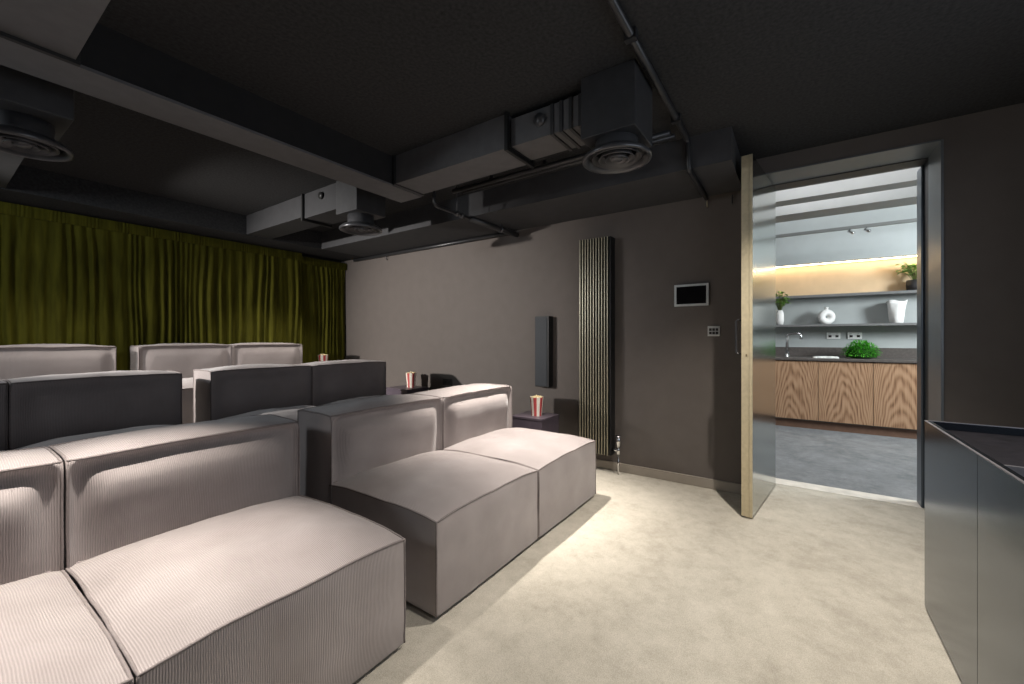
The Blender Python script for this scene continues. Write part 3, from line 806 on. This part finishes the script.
plant('potted_plant', KW-.12, -1.195, 1.733, [(0, 0), (.07, 0), (.078, .06), (.074, .125), (.066, .125), (.06, .10), (0, .10)], M['pot'], 'pot', 'leafy green plant in a dark pot on the upper kitchen shelf', 40, .15, .23, .05, 5)
plant('plant_vase', KW-.20, .175, 1.338, [(0, 0), (.04, 0), (.05, .06), (.048, .15), (.035, .20), (.03, .20), (.03, .18), (0, .18)], M['ceramic'], 'vase', 'trailing green sprig in a white vase beside the door on the lower shelf', 46, .13, .27, .04, 9)
# fern clump in shallow bowl
fx_, fy_ = 6.72, -.68
r = empty('fern_clump', (fx_, fy_, .90), 'dense bright green fern clump on the kitchen worktop', 'plant')
obj('bowl', lathe(bmesh.new(), [(0, 0), (.09, 0), (.12, .03), (.115, .04), (.10, .03), (0, .025)], fx_, fy_, .90, 24), M['pot'], r, True)
b = bmesh.new(); rnd = random.Random(4)
for i in range(1500):
    a = rnd.uniform(0, 2*pi); ph = math.acos(rnd.uniform(0.14, 1)); k = rnd.uniform(.75, 1.)
    p = Vector((fx_+.15*k*sin(ph)*cos(a), fy_+.20*k*sin(ph)*sin(a), .912+.215*k*cos(ph)))
    leaf(b, p, (cos(a)*sin(ph)+rnd.uniform(-.6, .6), sin(a)*sin(ph)+rnd.uniform(-.6, .6), cos(ph)+rnd.uniform(-.5, .5)), rnd.uniform(.018, .034), .006, .3)
obj('foliage', b, M['moss'], r, True)
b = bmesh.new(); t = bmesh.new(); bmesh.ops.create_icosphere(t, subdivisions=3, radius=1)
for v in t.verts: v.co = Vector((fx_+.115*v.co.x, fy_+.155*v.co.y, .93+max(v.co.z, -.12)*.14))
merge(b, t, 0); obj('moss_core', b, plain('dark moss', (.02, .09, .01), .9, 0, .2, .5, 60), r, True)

# ------------------------------------------------------------------ lights
def spot(loc, tgt, power, angle=95, blend=.6, rad=.035, col=(1, .93, .85)):
    l = bpy.data.lights.new('room_spot', 'SPOT'); l.energy = power; l.spot_size = radians(angle); l.spot_blend = blend
    l.shadow_soft_size = rad; l.color = col
    o = bpy.data.objects.new('room_spot', l); COL.objects.link(o); o.location = loc
    d = Vector(tgt)-Vector(loc); o.rotation_euler = d.to_track_quat('-Z', 'Y').to_euler(); return o
def area(name, loc, tgt, sx, sy, power, col):
    l = bpy.data.lights.new(name, 'AREA'); l.shape = 'RECTANGLE'; l.size = sx; l.size_y = sy; l.energy = power; l.color = col
    o = bpy.data.objects.new(name, l); COL.objects.link(o); o.location = loc
    d = Vector(tgt)-Vector(loc); o.rotation_euler = d.to_track_quat('-Z', 'Y').to_euler(); return o
warm = (1, .93, .84); neutral = (1, .95, .92)
spot((.30, 1.66, 2.235), (.12, 1.52, 0), 400, 62, 1)
spot((2.55, 1.66, 2.235), (2.40, 1.66, 0), 440, 64, 1)
spot((2.42, -.03, 2.42), (2.25, .3, 0), 225, 100, .9, .02, col=warm)
spot((1.25, .05, 2.42), (1.4, .3, 0), 85, 95, .9, col=warm)
spot((2.45, 4.2, 2.42), (2.35, 4.55, 0), 105, 84, .9)
spot((.55, 4.2, 2.42), (.55, 4.55, 0), 80, 84, .9)
spot((-1.25, 4.45, 1.86), (3.4, 3.6, 1.10), 1050, 57, 1, .05, col=(1, .95, .90))  # unseen low spot at the left, added to wash the taupe wall
area('side_light', (-1.28, 3.66, 2.05), (2.5, 2.8, 1.6), .4, .4, 26, (.86, .94, 1))
area('front_fill', (1.2, VF+.03, 1.5), (1.2, 3, 1.3), 2.2, 1.2, 16, (.80, .88, 1))  # unseen cool fill added to lift the shaded middle row backrests
area('kitchen_daylight', (5.2, -3.2, 2.2), (6.3, -.6, 1.2), .7, .9, 150, (.9, .97, 1))
area('kitchen_fill', (5.0, -.3, 2.98), (5.4, -.3, 0), 1.6, 3.0, 95, (.97, .98, 1))  # unseen broad fill added to brighten the kitchen, no fitting there
w = bpy.data.worlds.new('world'); S.world = w; w.use_nodes = True
w.node_tree.nodes['Background'].inputs[0].default_value = (.02, .022, .025, 1); w.node_tree.nodes['Background'].inputs[1].default_value = .3

# ------------------------------------------------------------------ camera
f_px = 412.; th = math.atan(283/412.)
cam = bpy.data.cameras.new('camera'); cam.sensor_width = 36; cam.lens = f_px/1024*36; cam.shift_y = -3.5/1024; cam.clip_start = .02
co = bpy.data.objects.new('camera', cam); COL.objects.link(co); co.location = (0, 0, 1.15)
co.rotation_euler = (pi/2, 0, th-pi/2)
S.camera = co
S.view_settings.view_transform = 'Standard'; S.view_settings.look = 'None'
S.view_settings.gamma = 1; S.view_settings.use_curve_mapping = False; S.view_settings.exposure = 0
